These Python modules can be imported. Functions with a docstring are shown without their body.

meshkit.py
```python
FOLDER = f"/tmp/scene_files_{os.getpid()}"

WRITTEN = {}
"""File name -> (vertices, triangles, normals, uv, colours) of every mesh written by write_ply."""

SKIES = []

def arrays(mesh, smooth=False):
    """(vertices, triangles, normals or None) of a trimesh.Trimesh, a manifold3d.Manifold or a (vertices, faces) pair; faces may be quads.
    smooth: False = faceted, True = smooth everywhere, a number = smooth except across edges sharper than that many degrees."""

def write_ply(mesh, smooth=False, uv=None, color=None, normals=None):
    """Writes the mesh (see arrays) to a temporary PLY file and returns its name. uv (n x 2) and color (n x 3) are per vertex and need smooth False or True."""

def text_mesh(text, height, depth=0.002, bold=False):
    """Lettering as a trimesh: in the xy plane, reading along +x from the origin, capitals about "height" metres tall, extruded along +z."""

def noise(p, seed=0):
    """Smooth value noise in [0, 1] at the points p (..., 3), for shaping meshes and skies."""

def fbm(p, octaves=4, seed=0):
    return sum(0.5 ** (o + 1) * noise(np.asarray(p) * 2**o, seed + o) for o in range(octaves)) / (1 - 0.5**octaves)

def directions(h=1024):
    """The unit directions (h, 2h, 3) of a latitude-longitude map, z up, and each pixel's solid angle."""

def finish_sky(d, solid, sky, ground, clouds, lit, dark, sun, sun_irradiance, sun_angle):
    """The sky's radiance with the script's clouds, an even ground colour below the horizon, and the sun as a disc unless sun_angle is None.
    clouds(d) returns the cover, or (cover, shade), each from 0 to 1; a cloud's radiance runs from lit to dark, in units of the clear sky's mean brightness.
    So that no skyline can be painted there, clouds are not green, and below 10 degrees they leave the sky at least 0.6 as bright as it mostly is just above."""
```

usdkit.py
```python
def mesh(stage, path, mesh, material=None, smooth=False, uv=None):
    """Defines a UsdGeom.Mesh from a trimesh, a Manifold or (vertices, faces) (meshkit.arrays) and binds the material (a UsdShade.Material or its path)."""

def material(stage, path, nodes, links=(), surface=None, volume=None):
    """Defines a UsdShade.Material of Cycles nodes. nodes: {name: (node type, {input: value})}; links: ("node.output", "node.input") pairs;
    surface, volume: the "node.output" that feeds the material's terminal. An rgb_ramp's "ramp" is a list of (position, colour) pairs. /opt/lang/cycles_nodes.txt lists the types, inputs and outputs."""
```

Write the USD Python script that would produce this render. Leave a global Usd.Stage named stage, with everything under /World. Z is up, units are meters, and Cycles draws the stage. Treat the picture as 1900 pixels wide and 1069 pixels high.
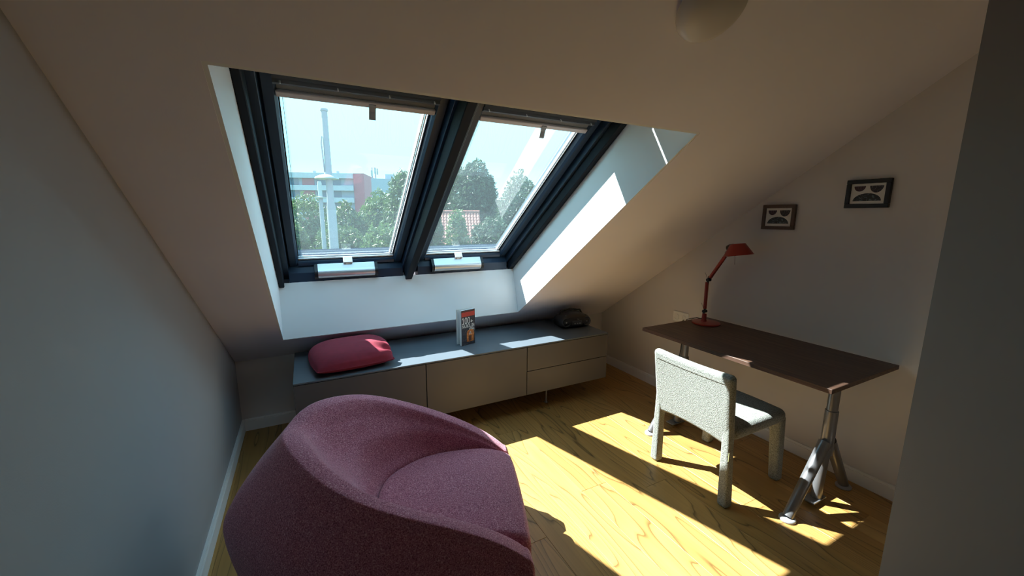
import math, random
import numpy as np, trimesh, usdkit, meshkit
import manifold3d as m3
from shapely.geometry import Polygon
from pxr import Usd, UsdGeom, UsdLux, UsdShade, Gf, Sdf

stage = Usd.Stage.CreateInMemory()
UsdGeom.SetStageUpAxis(stage, 'Z'); UsdGeom.SetStageMetersPerUnit(stage, 1.0)
UsdGeom.Xform.Define(stage, '/World'); UsdGeom.Scope.Define(stage, '/World/Looks')
RNG = np.random.default_rng(7); random.seed(7)
PI = math.pi

# ------------------------------------------------------------------ camera, sky, sun, exposure
EXPOSURE = 0.9
SUN_INTENSITY, SKY_STRENGTH = 3.5, 1.35
SUN_DIR = np.array([0.598, -0.5894, -1.0])            # the way the sunlight travels
CAM = np.array([0.0, 0.0, 1.5876]); YAW, PITCH, ROLL, FPX = 0.47697, 0.17676, 0.00316, 740.73

def rot(axis, a):
    c, s = math.cos(a), math.sin(a)
    return np.array({'x': [[1, 0, 0], [0, c, -s], [0, s, c]], 'y': [[c, 0, s], [0, 1, 0], [-s, 0, c]], 'z': [[c, -s, 0], [s, c, 0], [0, 0, 1]]}[axis])
RC = rot('z', ROLL) @ rot('x', PITCH) @ np.array([[1., 0, 0], [0, 0, -1], [0, 1, 0]]) @ rot('z', YAW)
cam = UsdGeom.Camera.Define(stage, '/World/camera')
cam.CreateHorizontalApertureAttr(36.0); cam.CreateVerticalApertureAttr(36.0 * 1069 / 1900)
cam.CreateFocalLengthAttr(FPX / 1900 * 36.0); cam.CreateExposureAttr(EXPOSURE); cam.CreateClippingRangeAttr(Gf.Vec2f(0.05, 5000))
M = np.eye(4); M[0, :3], M[1, :3], M[2, :3], M[3, :3] = RC[0], -RC[1], -RC[2], CAM
cam.AddTransformOp().Set(Gf.Matrix4d(*M.ravel().tolist()))

sky_mat = usdkit.material(stage, '/World/Looks/sky', {
    'tc': ('texture_coordinate', {}), 's': ('separate_xyz', {}),
    'r': ('rgb_ramp', {'ramp': [(0, (.30, .33, .30)), (.498, (.42, .46, .45)), (.503, (.56, .92, 1.02)), (.56, (.34, .80, .98)), (.75, (.42, .76, .96)), (1, (.34, .62, .88))]}),
    'mr': ('map_range', {'from_min': -1.0, 'from_max': 1.0}), 'b': ('background_shader', {'strength': SKY_STRENGTH})},
    [('tc.generated', 's.vector'), ('s.z', 'mr.value'), ('mr.result', 'r.fac'), ('r.color', 'b.color')], surface='b.background')
dome = UsdLux.DomeLight.Define(stage, '/World/sky'); dome.CreateIntensityAttr(1.0)
UsdShade.MaterialBindingAPI.Apply(dome.GetPrim()).Bind(sky_mat)
sun = UsdLux.DistantLight.Define(stage, '/World/sun'); sun.CreateIntensityAttr(SUN_INTENSITY); sun.CreateAngleAttr(0.53); sun.CreateNormalizeAttr(True); sun.CreateColorAttr(Gf.Vec3f(1.0, .98, .97))
sm = Gf.Matrix4d(); sm.SetLookAt(Gf.Vec3d(0, 0, 0), Gf.Vec3d(*SUN_DIR.tolist()), Gf.Vec3d(0, 0, 1)); sun.AddTransformOp().Set(sm.GetInverse())

# ------------------------------------------------------------------ helpers
used = {}
def path_for(name, parent):
    base = parent.GetPath().pathString if parent else '/World'
    k = (base, name); used[k] = used.get(k, -1) + 1
    return f'{base}/{name}' + (f'_{used[k]:03d}' if used[k] else '')
def keys(p, label=None, cat=None, group=None, kind=None):
    for k, v in (('label', label), ('category', cat), ('group', group), ('kind', kind)):
        if v: p.SetCustomDataByKey(k, v)
    return p
def thing(name, label=None, cat=None, loc=(0, 0, 0), rz=0.0, group=None, kind=None):
    x = UsdGeom.Xform.Define(stage, path_for(name, None)); x.AddTranslateOp().Set(Gf.Vec3d(*map(float, loc)))
    if rz: x.AddRotateZOp().Set(math.degrees(rz))
    p = keys(x.GetPrim(), label, cat, group, kind); ORIG[p.GetPath()] = (np.array(loc, float), rz)
    return p
ORIG = {}
def obj(name, mesh, m, parent=None, smooth=False, label=None, world=False, **kw):
    """One Mesh prim. world=True: the mesh is in world coordinates and is brought into its thing's frame."""
    v, f, _ = meshkit.arrays(mesh)
    if world and parent is not None:
        root = parent.GetPath()
        while root not in ORIG: root = root.GetParentPath()
        loc, rz = ORIG[root]; v = (v - loc) @ rot('z', rz)
        mesh = (v, f)
    p = usdkit.mesh(stage, path_for(name, parent), mesh, m, smooth=smooth).GetPrim()
    return keys(p, label, **kw)
def T(v, f): return trimesh.Trimesh(np.asarray(v, float), np.asarray(f), process=False)
def cat(ms): return trimesh.util.concatenate([tm(x) for x in ms])
def tm(x):
    if hasattr(x, 'to_mesh'):
        q = x.to_mesh(); return T(q.vert_properties[:, :3], q.tri_verts)
    return x
def hull(pts): return trimesh.convex.convex_hull(np.asarray(pts, float))
def cbox(x0, x1, y0, y1, z0, z1, c=.002):
    """A box with chamfered edges."""
    c = min(c, (x1 - x0) * .45, (y1 - y0) * .45, (z1 - z0) * .45); P = []
    for x, sx in ((x0, 1), (x1, -1)):
        for y, sy in ((y0, 1), (y1, -1)):
            for z, sz in ((z0, 1), (z1, -1)):
                P += [(x + sx * c, y + sy * c, z), (x + sx * c, y, z + sz * c), (x, y + sy * c, z + sz * c)]
    return hull(P)
def box(x0, x1, y0, y1, z0, z1):
    b = trimesh.creation.box((x1 - x0, y1 - y0, z1 - z0)); b.apply_translation(((x0 + x1) / 2, (y0 + y1) / 2, (z0 + z1) / 2)); return b
def frame_of(d):
    d = np.asarray(d, float) / np.linalg.norm(d); a = np.array([0, 0, 1.]) if abs(d[2]) < .9 else np.array([1., 0, 0])
    u = np.cross(a, d); u /= np.linalg.norm(u); return u, np.cross(d, u), d
def tube(pts, r, n=16, caps=True):
    """A swept round tube; r a number or one radius per point."""
    pts = np.asarray(pts, float); r = np.broadcast_to(r, len(pts)); V, F = [], []
    u0 = None
    for i, p in enumerate(pts):
        d = pts[min(i + 1, len(pts) - 1)] - pts[max(i - 1, 0)]; d /= np.linalg.norm(d)
        if u0 is None: u0 = frame_of(d)[0]
        u0 = u0 - d * (u0 @ d); u0 /= np.linalg.norm(u0); w = np.cross(d, u0)
        for k in range(n):
            a = 2 * PI * k / n; V.append(p + r[i] * (math.cos(a) * u0 + math.sin(a) * w))
    for i in range(len(pts) - 1):
        for k in range(n):
            a, b = i * n + k, i * n + (k + 1) % n; F += [(a, b, b + n), (a, b + n, a + n)]
    if caps:
        V += [pts[0], pts[-1]]; c0, c1, e = len(V) - 2, len(V) - 1, (len(pts) - 1) * n
        for k in range(n): F += [(c0, (k + 1) % n, k), (c1, e + k, e + (k + 1) % n)]
    return T(V, F)
def lathe(prof, n=32, origin=(0, 0, 0), axis=(0, 0, 1)):
    """Revolves (r, h) pairs about the axis through origin."""
    u, w, d = frame_of(axis); o = np.asarray(origin, float); V, F = [], []
    for r, h in prof:
        for k in range(n):
            a = 2 * PI * k / n; V.append(o + d * h + max(r, 1e-5) * (math.cos(a) * u + math.sin(a) * w))
    for i in range(len(prof) - 1):
        for k in range(n):
            a, b = i * n + k, i * n + (k + 1) % n; F += [(a, b, b + n), (a, b + n, a + n)]
    return T(V, F)
def prism(poly, a0, a1, axis='x'):
    """Extrudes a polygon: axis x: poly in (y, z); axis y: poly in (x, z); axis z: poly in (x, y)."""
    m = trimesh.creation.extrude_polygon(poly if hasattr(poly, 'exterior') else Polygon(poly), a1 - a0, engine='earcut')
    v = m.vertices.copy(); h = v[:, 2] + a0
    m.vertices = {'x': np.c_[h, v[:, 0], v[:, 1]], 'y': np.c_[v[:, 0], h, v[:, 1]], 'z': np.c_[v[:, 0], v[:, 1], h]}[axis]
    if axis == 'y': m.invert()
    return m
def soft(hx, hy, hz, r, edge=.02):
    """A rounded box about the origin with a fine skin, for bending."""
    s = m3.Manifold.sphere(r, 24)
    b = m3.Manifold.batch_hull([s.translate((sx * (hx - r), sy * (hy - r), sz * (hz - r))) for sx in (-1, 1) for sy in (-1, 1) for sz in (-1, 1)])
    return tm(b.refine_to_length(edge))
def spline(ts, vals, q):
    from scipy.interpolate import CubicSpline
    return CubicSpline(ts, np.asarray(vals, float))(q)

# ------------------------------------------------------------------ materials
MAT = {}
def mat(name, color, rough=.6, var=None, scale=20, bump=0, bscale=200, stretch=(1, 1, 1), spec=.5, metal=0, sheen=0, coat=0, detail=4, sheen_tint=None, bdist=.002):
    nodes = {'p': ('principled_bsdf', {'base_color': color, 'roughness': rough, 'metallic': metal, 'specular_ior_level': spec, 'sheen_weight': sheen, 'coat_weight': coat, **({'sheen_tint': sheen_tint} if sheen_tint else {})})}
    links = []
    if var or bump:
        nodes['tc'] = ('texture_coordinate', {}); nodes['mp'] = ('mapping', {'scale': stretch}); links.append(('tc.object', 'mp.vector'))
    if var:
        nodes['n'] = ('noise_texture', {'scale': scale, 'detail': detail, 'roughness': .6}); nodes['r'] = ('rgb_ramp', {'ramp': var})
        links += [('mp.vector', 'n.vector'), ('n.fac', 'r.fac'), ('r.color', 'p.base_color')]
    if bump:
        nodes['bn'] = ('noise_texture', {'scale': bscale, 'detail': 3}); nodes['b'] = ('bump', {'strength': bump, 'distance': bdist})
        links += [('mp.vector', 'bn.vector'), ('bn.fac', 'b.height'), ('b.normal', 'p.normal')]
    MAT[name] = usdkit.material(stage, '/World/Looks/' + name, nodes, links, surface='p.BSDF'); return MAT[name]
def two(c, d): return [(.3, tuple(x * (1 - d) for x in c)), (.7, tuple(x * (1 + d) for x in c))]
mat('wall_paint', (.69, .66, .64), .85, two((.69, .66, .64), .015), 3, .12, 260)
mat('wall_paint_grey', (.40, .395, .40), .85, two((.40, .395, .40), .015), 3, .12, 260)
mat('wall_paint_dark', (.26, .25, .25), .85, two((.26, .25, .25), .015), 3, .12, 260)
mat('ceiling_paint', (.85, .83, .90), .9, two((.85, .83, .90), .012), 3, .1, 260)
mat('lining_white', (.86, .87, .87), .55)
mat('skirting_white', (.86, .86, .84), .45)
mat('frame_blue', (.014, .034, .066), .42, bump=.15, bscale=60, stretch=(8, 1, 1))
mat('strip_dark', (.010, .014, .022), .65, spec=.2)
mat('gasket', (.012, .013, .015), .6)
mat('aluminium', (.78, .80, .82), .35, metal=.85)
mat('bead_silver', (.85, .87, .88), .35, metal=.3)
mat('plastic_black', (.012, .012, .014), .35)
mat('plastic_grey', (.33, .34, .36), .45)
mat('blind_fabric', (.20, .20, .20), .85, two((.20, .20, .20), .08), 300)
mat('blind_case', (.10, .11, .125), .5)
mat('blind_bar', (.62, .56, .56), .45)
mat('slate', (.13, .16, .19), .42, two((.115, .14, .165), .03), 8)
mat('slate_front', (.115, .11, .108), .5, two((.115, .11, .108), .02), 6)
mat('shadow_gap', (.01, .01, .01), .8)
mat('steel', (.42, .42, .43), .35, metal=.9)
mat('desk_steel', (.19, .188, .195), .32, metal=.35, coat=.2)
mat('velvet', (.24, .012, .032), .8, two((.24, .012, .032), .12), 30, .2, 700, sheen=.22, sheen_tint=(1, .25, .35))
mat('lamp_red', (.34, .028, .018), .35, metal=.25, coat=.3)
mat('lamp_dark', (.03, .022, .022), .4, metal=.4)
mat('white_plastic', (.88, .87, .84), .4)
mat('frame_brown', (.10, .065, .05), .6, two((.10, .065, .05), .25), 40, stretch=(1, 8, 1))
mat('frame_black', (.008, .008, .008), .4)
mat('mat_white', (.78, .76, .70), .8)
mat('paper', (.72, .72, .70), .8, two((.72, .72, .70), .12), 900, stretch=(.02, 1, .02))
mat('cover_dark', (.045, .045, .055), .4, [(.35, (.02, .02, .03)), (.6, (.07, .065, .075)), (.75, (.20, .19, .19))], 60)
mat('cover_red', (.55, .07, .05), .4)
mat('cover_white', (.78, .78, .74), .5)
mat('cover_orange', (.75, .20, .03), .4, [(.3, (.35, .07, .02)), (.6, (.85, .27, .05)), (.8, (.95, .5, .15))], 45)
mat('cover_brown', (.16, .06, .035), .4)
mat('boom_black', (.014, .015, .018), .28, coat=.3)
mat('boom_grey', (.05, .055, .062), .45)
mat('tag_green', (.42, .45, .22), .7)
mat('lamp_glass', (.62, .58, .52), .4)
mat('pole_grey', (.20, .22, .25), .6)
mat('lantern_white', (.26, .31, .31), .6)
mat('concrete', (.27, .31, .36), .9, two((.27, .31, .36), .05), 2)
mat('facade_grey', (.20, .24, .30), .9)
mat('facade_red', (.26, .09, .11), .9)
mat('window_dark', (.06, .09, .13), .15)
mat('bark', (.12, .095, .07), .9, two((.12, .095, .07), .3), 8, .5, 30)
mat('grass', (.10, .16, .05), .95, two((.10, .16, .05), .3), .5)
mat('asphalt', (.12, .12, .125), .9)
mat('roof_tile', (.26, .11, .085), .8, two((.26, .11, .085), .25), 6)
mat('house_wall', (.62, .57, .48), .9)

def fabric(name, ramp, scale, bump, bscale, rough=.95, sheen=.25, tint=(1, 1, 1)):
    MAT[name] = usdkit.material(stage, '/World/Looks/' + name, {
        'tc': ('texture_coordinate', {}), 'n': ('noise_texture', {'scale': scale, 'detail': 2, 'roughness': .7}), 'r': ('rgb_ramp', {'ramp': ramp}),
        'bn': ('noise_texture', {'scale': bscale, 'detail': 2}), 'b': ('bump', {'strength': bump, 'distance': .004}),
        'p': ('principled_bsdf', {'roughness': rough, 'sheen_weight': sheen, 'sheen_tint': tint, 'specular_ior_level': .2})},
        [('tc.object', 'n.vector'), ('n.fac', 'r.fac'), ('r.color', 'p.base_color'), ('tc.object', 'bn.vector'), ('bn.fac', 'b.height'), ('b.normal', 'p.normal')], surface='p.BSDF')
fabric('wool_plum', [(.33, (.20, .052, .088)), (.46, (.56, .18, .26)), (.57, (.64, .235, .315)), (.66, (.86, .50, .58))], 230, .25, 420)
fabric('boucle', [(.36, (.14, .15, .13)), (.5, (.25, .262, .235)), (.64, (.32, .335, .30))], 170, .9, 190)

def wood_floor(name, off, base):
    """Oak: contour lines of a noise stretched along the plank make the cathedral grain."""
    d, l = tuple(x * .36 for x in base), tuple(min(1, x * 1.12) for x in base)
    MAT[name] = usdkit.material(stage, '/World/Looks/' + name, {
        'g': ('geometry', {}), 'oi': ('object_info', {}), 'rm': ('math', {'math_type': 'multiply', 'value2': 91.0}), 'cx': ('combine_xyz', {'x': off * 7.3, 'y': off * 3.1}),
        'va': ('mix', {'mix_type': 'add', 'fac': 1.0}), 'mp': ('mapping', {'scale': (5.2, .55, 1.0)}),
        'n': ('noise_texture', {'scale': 1.0, 'detail': 1.5, 'roughness': .45}), 'k': ('math', {'math_type': 'multiply', 'value2': 17.0}), 'f': ('math', {'math_type': 'fraction'}),
        'r': ('rgb_ramp', {'ramp': [(0, d), (.035, tuple(x * .60 for x in base)), (.10, tuple(x * .92 for x in base)), (.4, base), (.85, l), (.97, tuple(x * .92 for x in base)), (1, d)]}),
        'mp2': ('mapping', {'scale': (90, 2.2, 1)}), 'n2': ('noise_texture', {'scale': 1.0, 'detail': 3}), 'r2': ('rgb_ramp', {'ramp': [(.3, (.90, .90, .90)), (.6, (1, 1, 1))]}),
        'mx': ('mix', {'mix_type': 'multiply', 'fac': 1.0}), 'vr': ('rgb_ramp', {'ramp': [(0, (.88, .86, .84)), (1, (1.07, 1.06, 1.03))]}), 'mv': ('mix', {'mix_type': 'multiply', 'fac': 1.0}),
        'b': ('bump', {'strength': .12, 'distance': .001}), 'p': ('principled_bsdf', {'roughness': .42, 'specular_ior_level': .4})},
        [('oi.random', 'rm.value1'), ('rm.value', 'cx.z'), ('g.position', 'va.color1'), ('cx.vector', 'va.color2'), ('va.color', 'mp.vector'), ('mp.vector', 'n.vector'), ('n.fac', 'k.value1'), ('k.value', 'f.value1'), ('f.value', 'r.fac'),
         ('va.color', 'mp2.vector'), ('mp2.vector', 'n2.vector'), ('n2.fac', 'r2.fac'), ('r.color', 'mx.color1'), ('r2.color', 'mx.color2'), ('oi.random', 'vr.fac'), ('mx.color', 'mv.color1'), ('vr.color', 'mv.color2'), ('mv.color', 'p.base_color'),
         ('n2.fac', 'b.height'), ('b.normal', 'p.normal')], surface='p.BSDF')
OAK = [(.47, .262, .080), (.495, .285, .092), (.44, .242, .072), (.48, .274, .086)]
for i, c in enumerate(OAK): wood_floor(f'oak_{"abcd"[i]}', i + 1.0, c)
MAT['desk_wood'] = usdkit.material(stage, '/World/Looks/desk_wood', {
    'tc': ('texture_coordinate', {}), 'mp': ('mapping', {'scale': (30, 1.2, 30)}), 'n': ('noise_texture', {'scale': 2.2, 'detail': 5, 'roughness': .6}),
    'r': ('rgb_ramp', {'ramp': [(.3, (.075, .040, .027)), (.55, (.12, .066, .045)), (.75, (.18, .105, .07))]}), 'p': ('principled_bsdf', {'roughness': .45, 'specular_ior_level': .3})},
    [('tc.object', 'mp.vector'), ('mp.vector', 'n.vector'), ('n.fac', 'r.fac'), ('r.color', 'p.base_color')], surface='p.BSDF')
MAT['glass'] = usdkit.material(stage, '/World/Looks/glass', {
    'fr': ('fresnel', {'IOR': 1.9}), 't': ('transparent_bsdf', {'color': (.90, .95, .95)}), 'g': ('glossy_bsdf', {'color': (.9, .97, 1.0), 'roughness': .0}), 'm': ('mix_closure', {}), 'dust': ('translucent_bsdf', {'color': (.85, .92, .92)}), 'm2': ('mix_closure', {'fac': .011}), 'ge': ('geometry', {}), 'nb': ('math', {'math_type': 'subtract', 'value1': 1.0}), 'fm': ('math', {'math_type': 'multiply'})},
    [('ge.backfacing', 'nb.value2'), ('fr.fac', 'fm.value1'), ('nb.value', 'fm.value2'), ('fm.value', 'm.fac'), ('t.BSDF', 'm.closure1'), ('g.BSDF', 'm.closure2'), ('m.closure', 'm2.closure1'), ('dust.BSDF', 'm2.closure2')], surface='m2.closure')
def leaf(name, c):
    MAT[name] = usdkit.material(stage, '/World/Looks/' + name, {
        'g': ('geometry', {}), 'r': ('rgb_ramp', {'ramp': [(0, tuple(x * .6 for x in c)), (.7, c), (1, tuple(x * 1.5 for x in c))]}), 'p': ('principled_bsdf', {'roughness': .45}), 't': ('translucent_bsdf', {}), 'm': ('mix_closure', {'fac': .3})},
        [('g.random_per_island', 'r.fac'), ('r.color', 'p.base_color'), ('r.color', 't.color'), ('p.BSDF', 'm.closure1'), ('t.BSDF', 'm.closure2')], surface='m.closure')
leaf('leaf_green', (.085, .16, .045)); leaf('leaf_light', (.13, .22, .07)); leaf('leaf_deep', (.055, .115, .05))
def art_mat(name, a, b):
    MAT[name] = usdkit.material(stage, '/World/Looks/' + name, {
        'tc': ('texture_coordinate', {}), 'n': ('noise_texture', {'scale': 16, 'detail': 1, 'distortion': 1.5}), 'k': ('math', {'math_type': 'multiply', 'value2': 7.0}), 'f': ('math', {'math_type': 'fraction'}),
        'r': ('rgb_ramp', {'ramp': [(0, b), (.16, a), (.84, a), (1, b)]}), 'p': ('principled_bsdf', {'roughness': .5})},
        [('tc.object', 'n.vector'), ('n.fac', 'k.value1'), ('k.value', 'f.value1'), ('f.value', 'r.fac'), ('r.color', 'p.base_color')], surface='p.BSDF')
art_mat('print_dark', (.02, .016, .018), (.16, .14, .14)); art_mat('print_plum', (.045, .018, .03), (.20, .14, .16)); art_mat('print_teal', (.02, .026, .028), (.14, .19, .21))

# ------------------------------------------------------------------ room numbers
XL, XR, YK, ZK, SL = -.5201, 2.868, 3.3731, .5435, .7038
TH = math.atan(SL); CT, ST = math.cos(TH), math.sin(TH)
NX0, NX1 = -.187, 1.665
YB, ZC, YCOL, XCOL = -2.3, 2.75, .547, 1.95
cz = lambda y: ZK + SL * (YK - y)
YF = YK - (ZC - ZK) / SL                                # where the slope meets the flat ceiling
def SP(v):
    """(x, s up the slope, d out through the roof) to world."""
    v = np.asarray(v, float); return np.c_[v[:, 0], YK - v[:, 1] * CT + v[:, 2] * ST, ZK + v[:, 1] * ST + v[:, 2] * CT]
def sp(m):
    m = m.copy(); m.vertices = SP(m.vertices); m.invert(); return m
def sbox(x0, x1, s0, s1, d0, d1, c=.002): return sp(cbox(x0, x1, s0, s1, d0, d1, c))
def sprism(poly, x0, x1): return sp(prism(poly, x0, x1, 'x'))       # poly in (s, d)

# ------------------------------------------------------------------ floor
fl = thing('floor', 'light oak plank floor', kind='structure')
obj('underlay', box(XL - .3, 5.3, YB - .3, YK + .3, -.2, -.016), MAT['shadow_gap'], fl)
PW = .182; k0 = math.floor((XL - .967) / PW); col = 0
for k in range(k0, int((XR - .967) / PW) + 1):
    xa, xb = max(.967 + k * PW, XL), min(.967 + (k + 1) * PW, XR)
    if k == 2 - 0: cut = 1.675                           # the butt joint in the sun
    else: cut = .35 + (k * .77) % 1.9
    if xa > 1.0 and xa < 1.2 : cut = .55
    if abs(xa - 1.331) < .02: cut = 1.675
    ys = sorted([YB] + [y for y in (cut - 3.8, cut - 1.9, cut, cut + 1.9) if YB + .2 < y < YK - .15] + [YK])
    for a, b in zip(ys, ys[1:]):
        q = cbox(xa + .0004, xb - .0004, a + .0004, b - .0004, -.016, 0, .0012)
        obj('plank', q, MAT['oak_' + 'abcd'[(col * 7 + int(a * 10)) % 4]], fl); col += 1
obj('plank', cbox(XR + .001, 5.2, YB, YCOL, -.016, 0, .001), MAT['oak_a'], fl)

# ------------------------------------------------------------------ walls
side = [(YB, -.05), (YK + .5, -.05), (YK + .5, ZK + .3), (YF, ZC + .5), (YB, ZC + .5)]
def roomside(y0, y1):
    P = [(y0, -.05), (y1, -.05), (y1, cz(y1) + .25)]
    if y0 < YF: P += [(YF, ZC + .25), (y0, ZC + .25)]
    else: P += [(y0, cz(y0) + .25)]
    return P
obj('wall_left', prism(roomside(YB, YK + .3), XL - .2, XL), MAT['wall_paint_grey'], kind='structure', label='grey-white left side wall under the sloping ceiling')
obj('wall_right', prism(roomside(YCOL, YK + .3), XR, XR + .2), MAT['wall_paint'], kind='structure', label='right side wall behind the desk')
obj('wall_far', box(XL, XR, YK, YK + .22, -.05, ZK + .06), MAT['wall_paint'], kind='structure', label='low knee wall behind the sideboard')
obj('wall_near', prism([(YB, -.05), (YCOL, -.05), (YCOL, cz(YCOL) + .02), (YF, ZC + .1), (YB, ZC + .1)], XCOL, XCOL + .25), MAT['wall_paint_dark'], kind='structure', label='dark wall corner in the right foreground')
obj('wall_return', box(XCOL + .25, XR + .2, YCOL - .25, YCOL, -.05, 2.9), MAT['wall_paint'], kind='structure', label='short return wall hidden behind the foreground corner')
obj('wall_back', box(XL - .2, XCOL + .2, YB - .2, YB, -.05, ZC + .2), MAT['wall_paint'], kind='structure', label='wall behind the viewer')

# ------------------------------------------------------------------ ceiling with the window well
SF = (YK - YF) / CT
S0L, S0H, S1L, S1H, DW, DR = .340, 2.477, .470, 2.42, .375, .66
def sman(m): return m3.Manifold(m3.Mesh(np.asarray(m.vertices, np.float32), np.asarray(m.faces, np.uint32)))
slab = sman(cbox(XL - .2, XR + .2, -.25, SF + .1, 0, DR, .0001)) if False else m3.Manifold.cube((XR - XL + .4, SF + .35, DR)).translate((XL - .2, -.25, 0))
lt = .012
well = m3.Manifold.hull_points(np.array([(x, s, d) for x in (NX0 - lt, NX1 + lt) for s, d in ((S0L - lt, -.01), (S0H + lt, -.01), (S1L - lt, DW), (S1H + lt, DW))], np.float32))
shaft = m3.Manifold.cube((NX1 - NX0 + 2 * lt, 2.49 - .38, .6)).translate((NX0 - lt, .38, DW - .002))
ce = thing('ceiling', 'white sloping attic ceiling', kind='structure')
g = tm(slab - well - shaft); g = T(SP(g.vertices), g.faces); g.invert()
obj('sloped_panel', g, MAT['ceiling_paint'], ce)
obj('flat_panel', box(XL - .2, XCOL + .25, YB, YF + .02, ZC, ZC + .2), MAT['ceiling_paint'], ce)

tr = thing('trim_1', 'white lining boards of the roof window well', kind='structure')
e = .0015
for x0, x1 in ((NX0 - lt, NX0), (NX1, NX1 + lt)):
    obj('side_board', sprism([(S0L - lt, e), (S0H + lt, e), (S1H + lt, DW), (S1L - lt, DW)], x0, x1), MAT['lining_white'], tr)
obj('sill_board', sprism([(S0L - lt, e), (S0L, e), (S1L, DW), (S1L - lt, DW)], NX0, NX1), MAT['lining_white'], tr)
obj('head_board', sprism([(S0H, e), (S0H + lt, e), (S1H + lt, DW), (S1H, DW)], NX0, NX1), MAT['lining_white'], tr)

# ------------------------------------------------------------------ skirting boards
def skirt(name, poly_y, a0, a1, axis, label): obj(name, prism(poly_y, a0, a1, axis), MAT['skirting_white'], kind='structure', label=label)
BH, BT = .090, .016
prof = lambda w, s: [(w, 0), (w + s * BT, 0), (w + s * BT, BH - .018), (w + s * (BT - .003), BH - .016), (w + s * (BT - .003), BH - .012), (w + s * (BT - .001), BH - .010), (w + s * (BT - .004), BH), (w, BH)]
skirt('baseboard_left', prof(XL, 1), YB, YK, 'y', 'white skirting along the left wall')
skirt('baseboard_right', prof(XR, -1), YCOL, YK, 'y', 'white skirting along the right wall')
skirt('baseboard_far', [(y, z) for y, z in prof(YK, -1)], XL + BT, XR - BT, 'x', 'white skirting along the knee wall')

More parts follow.
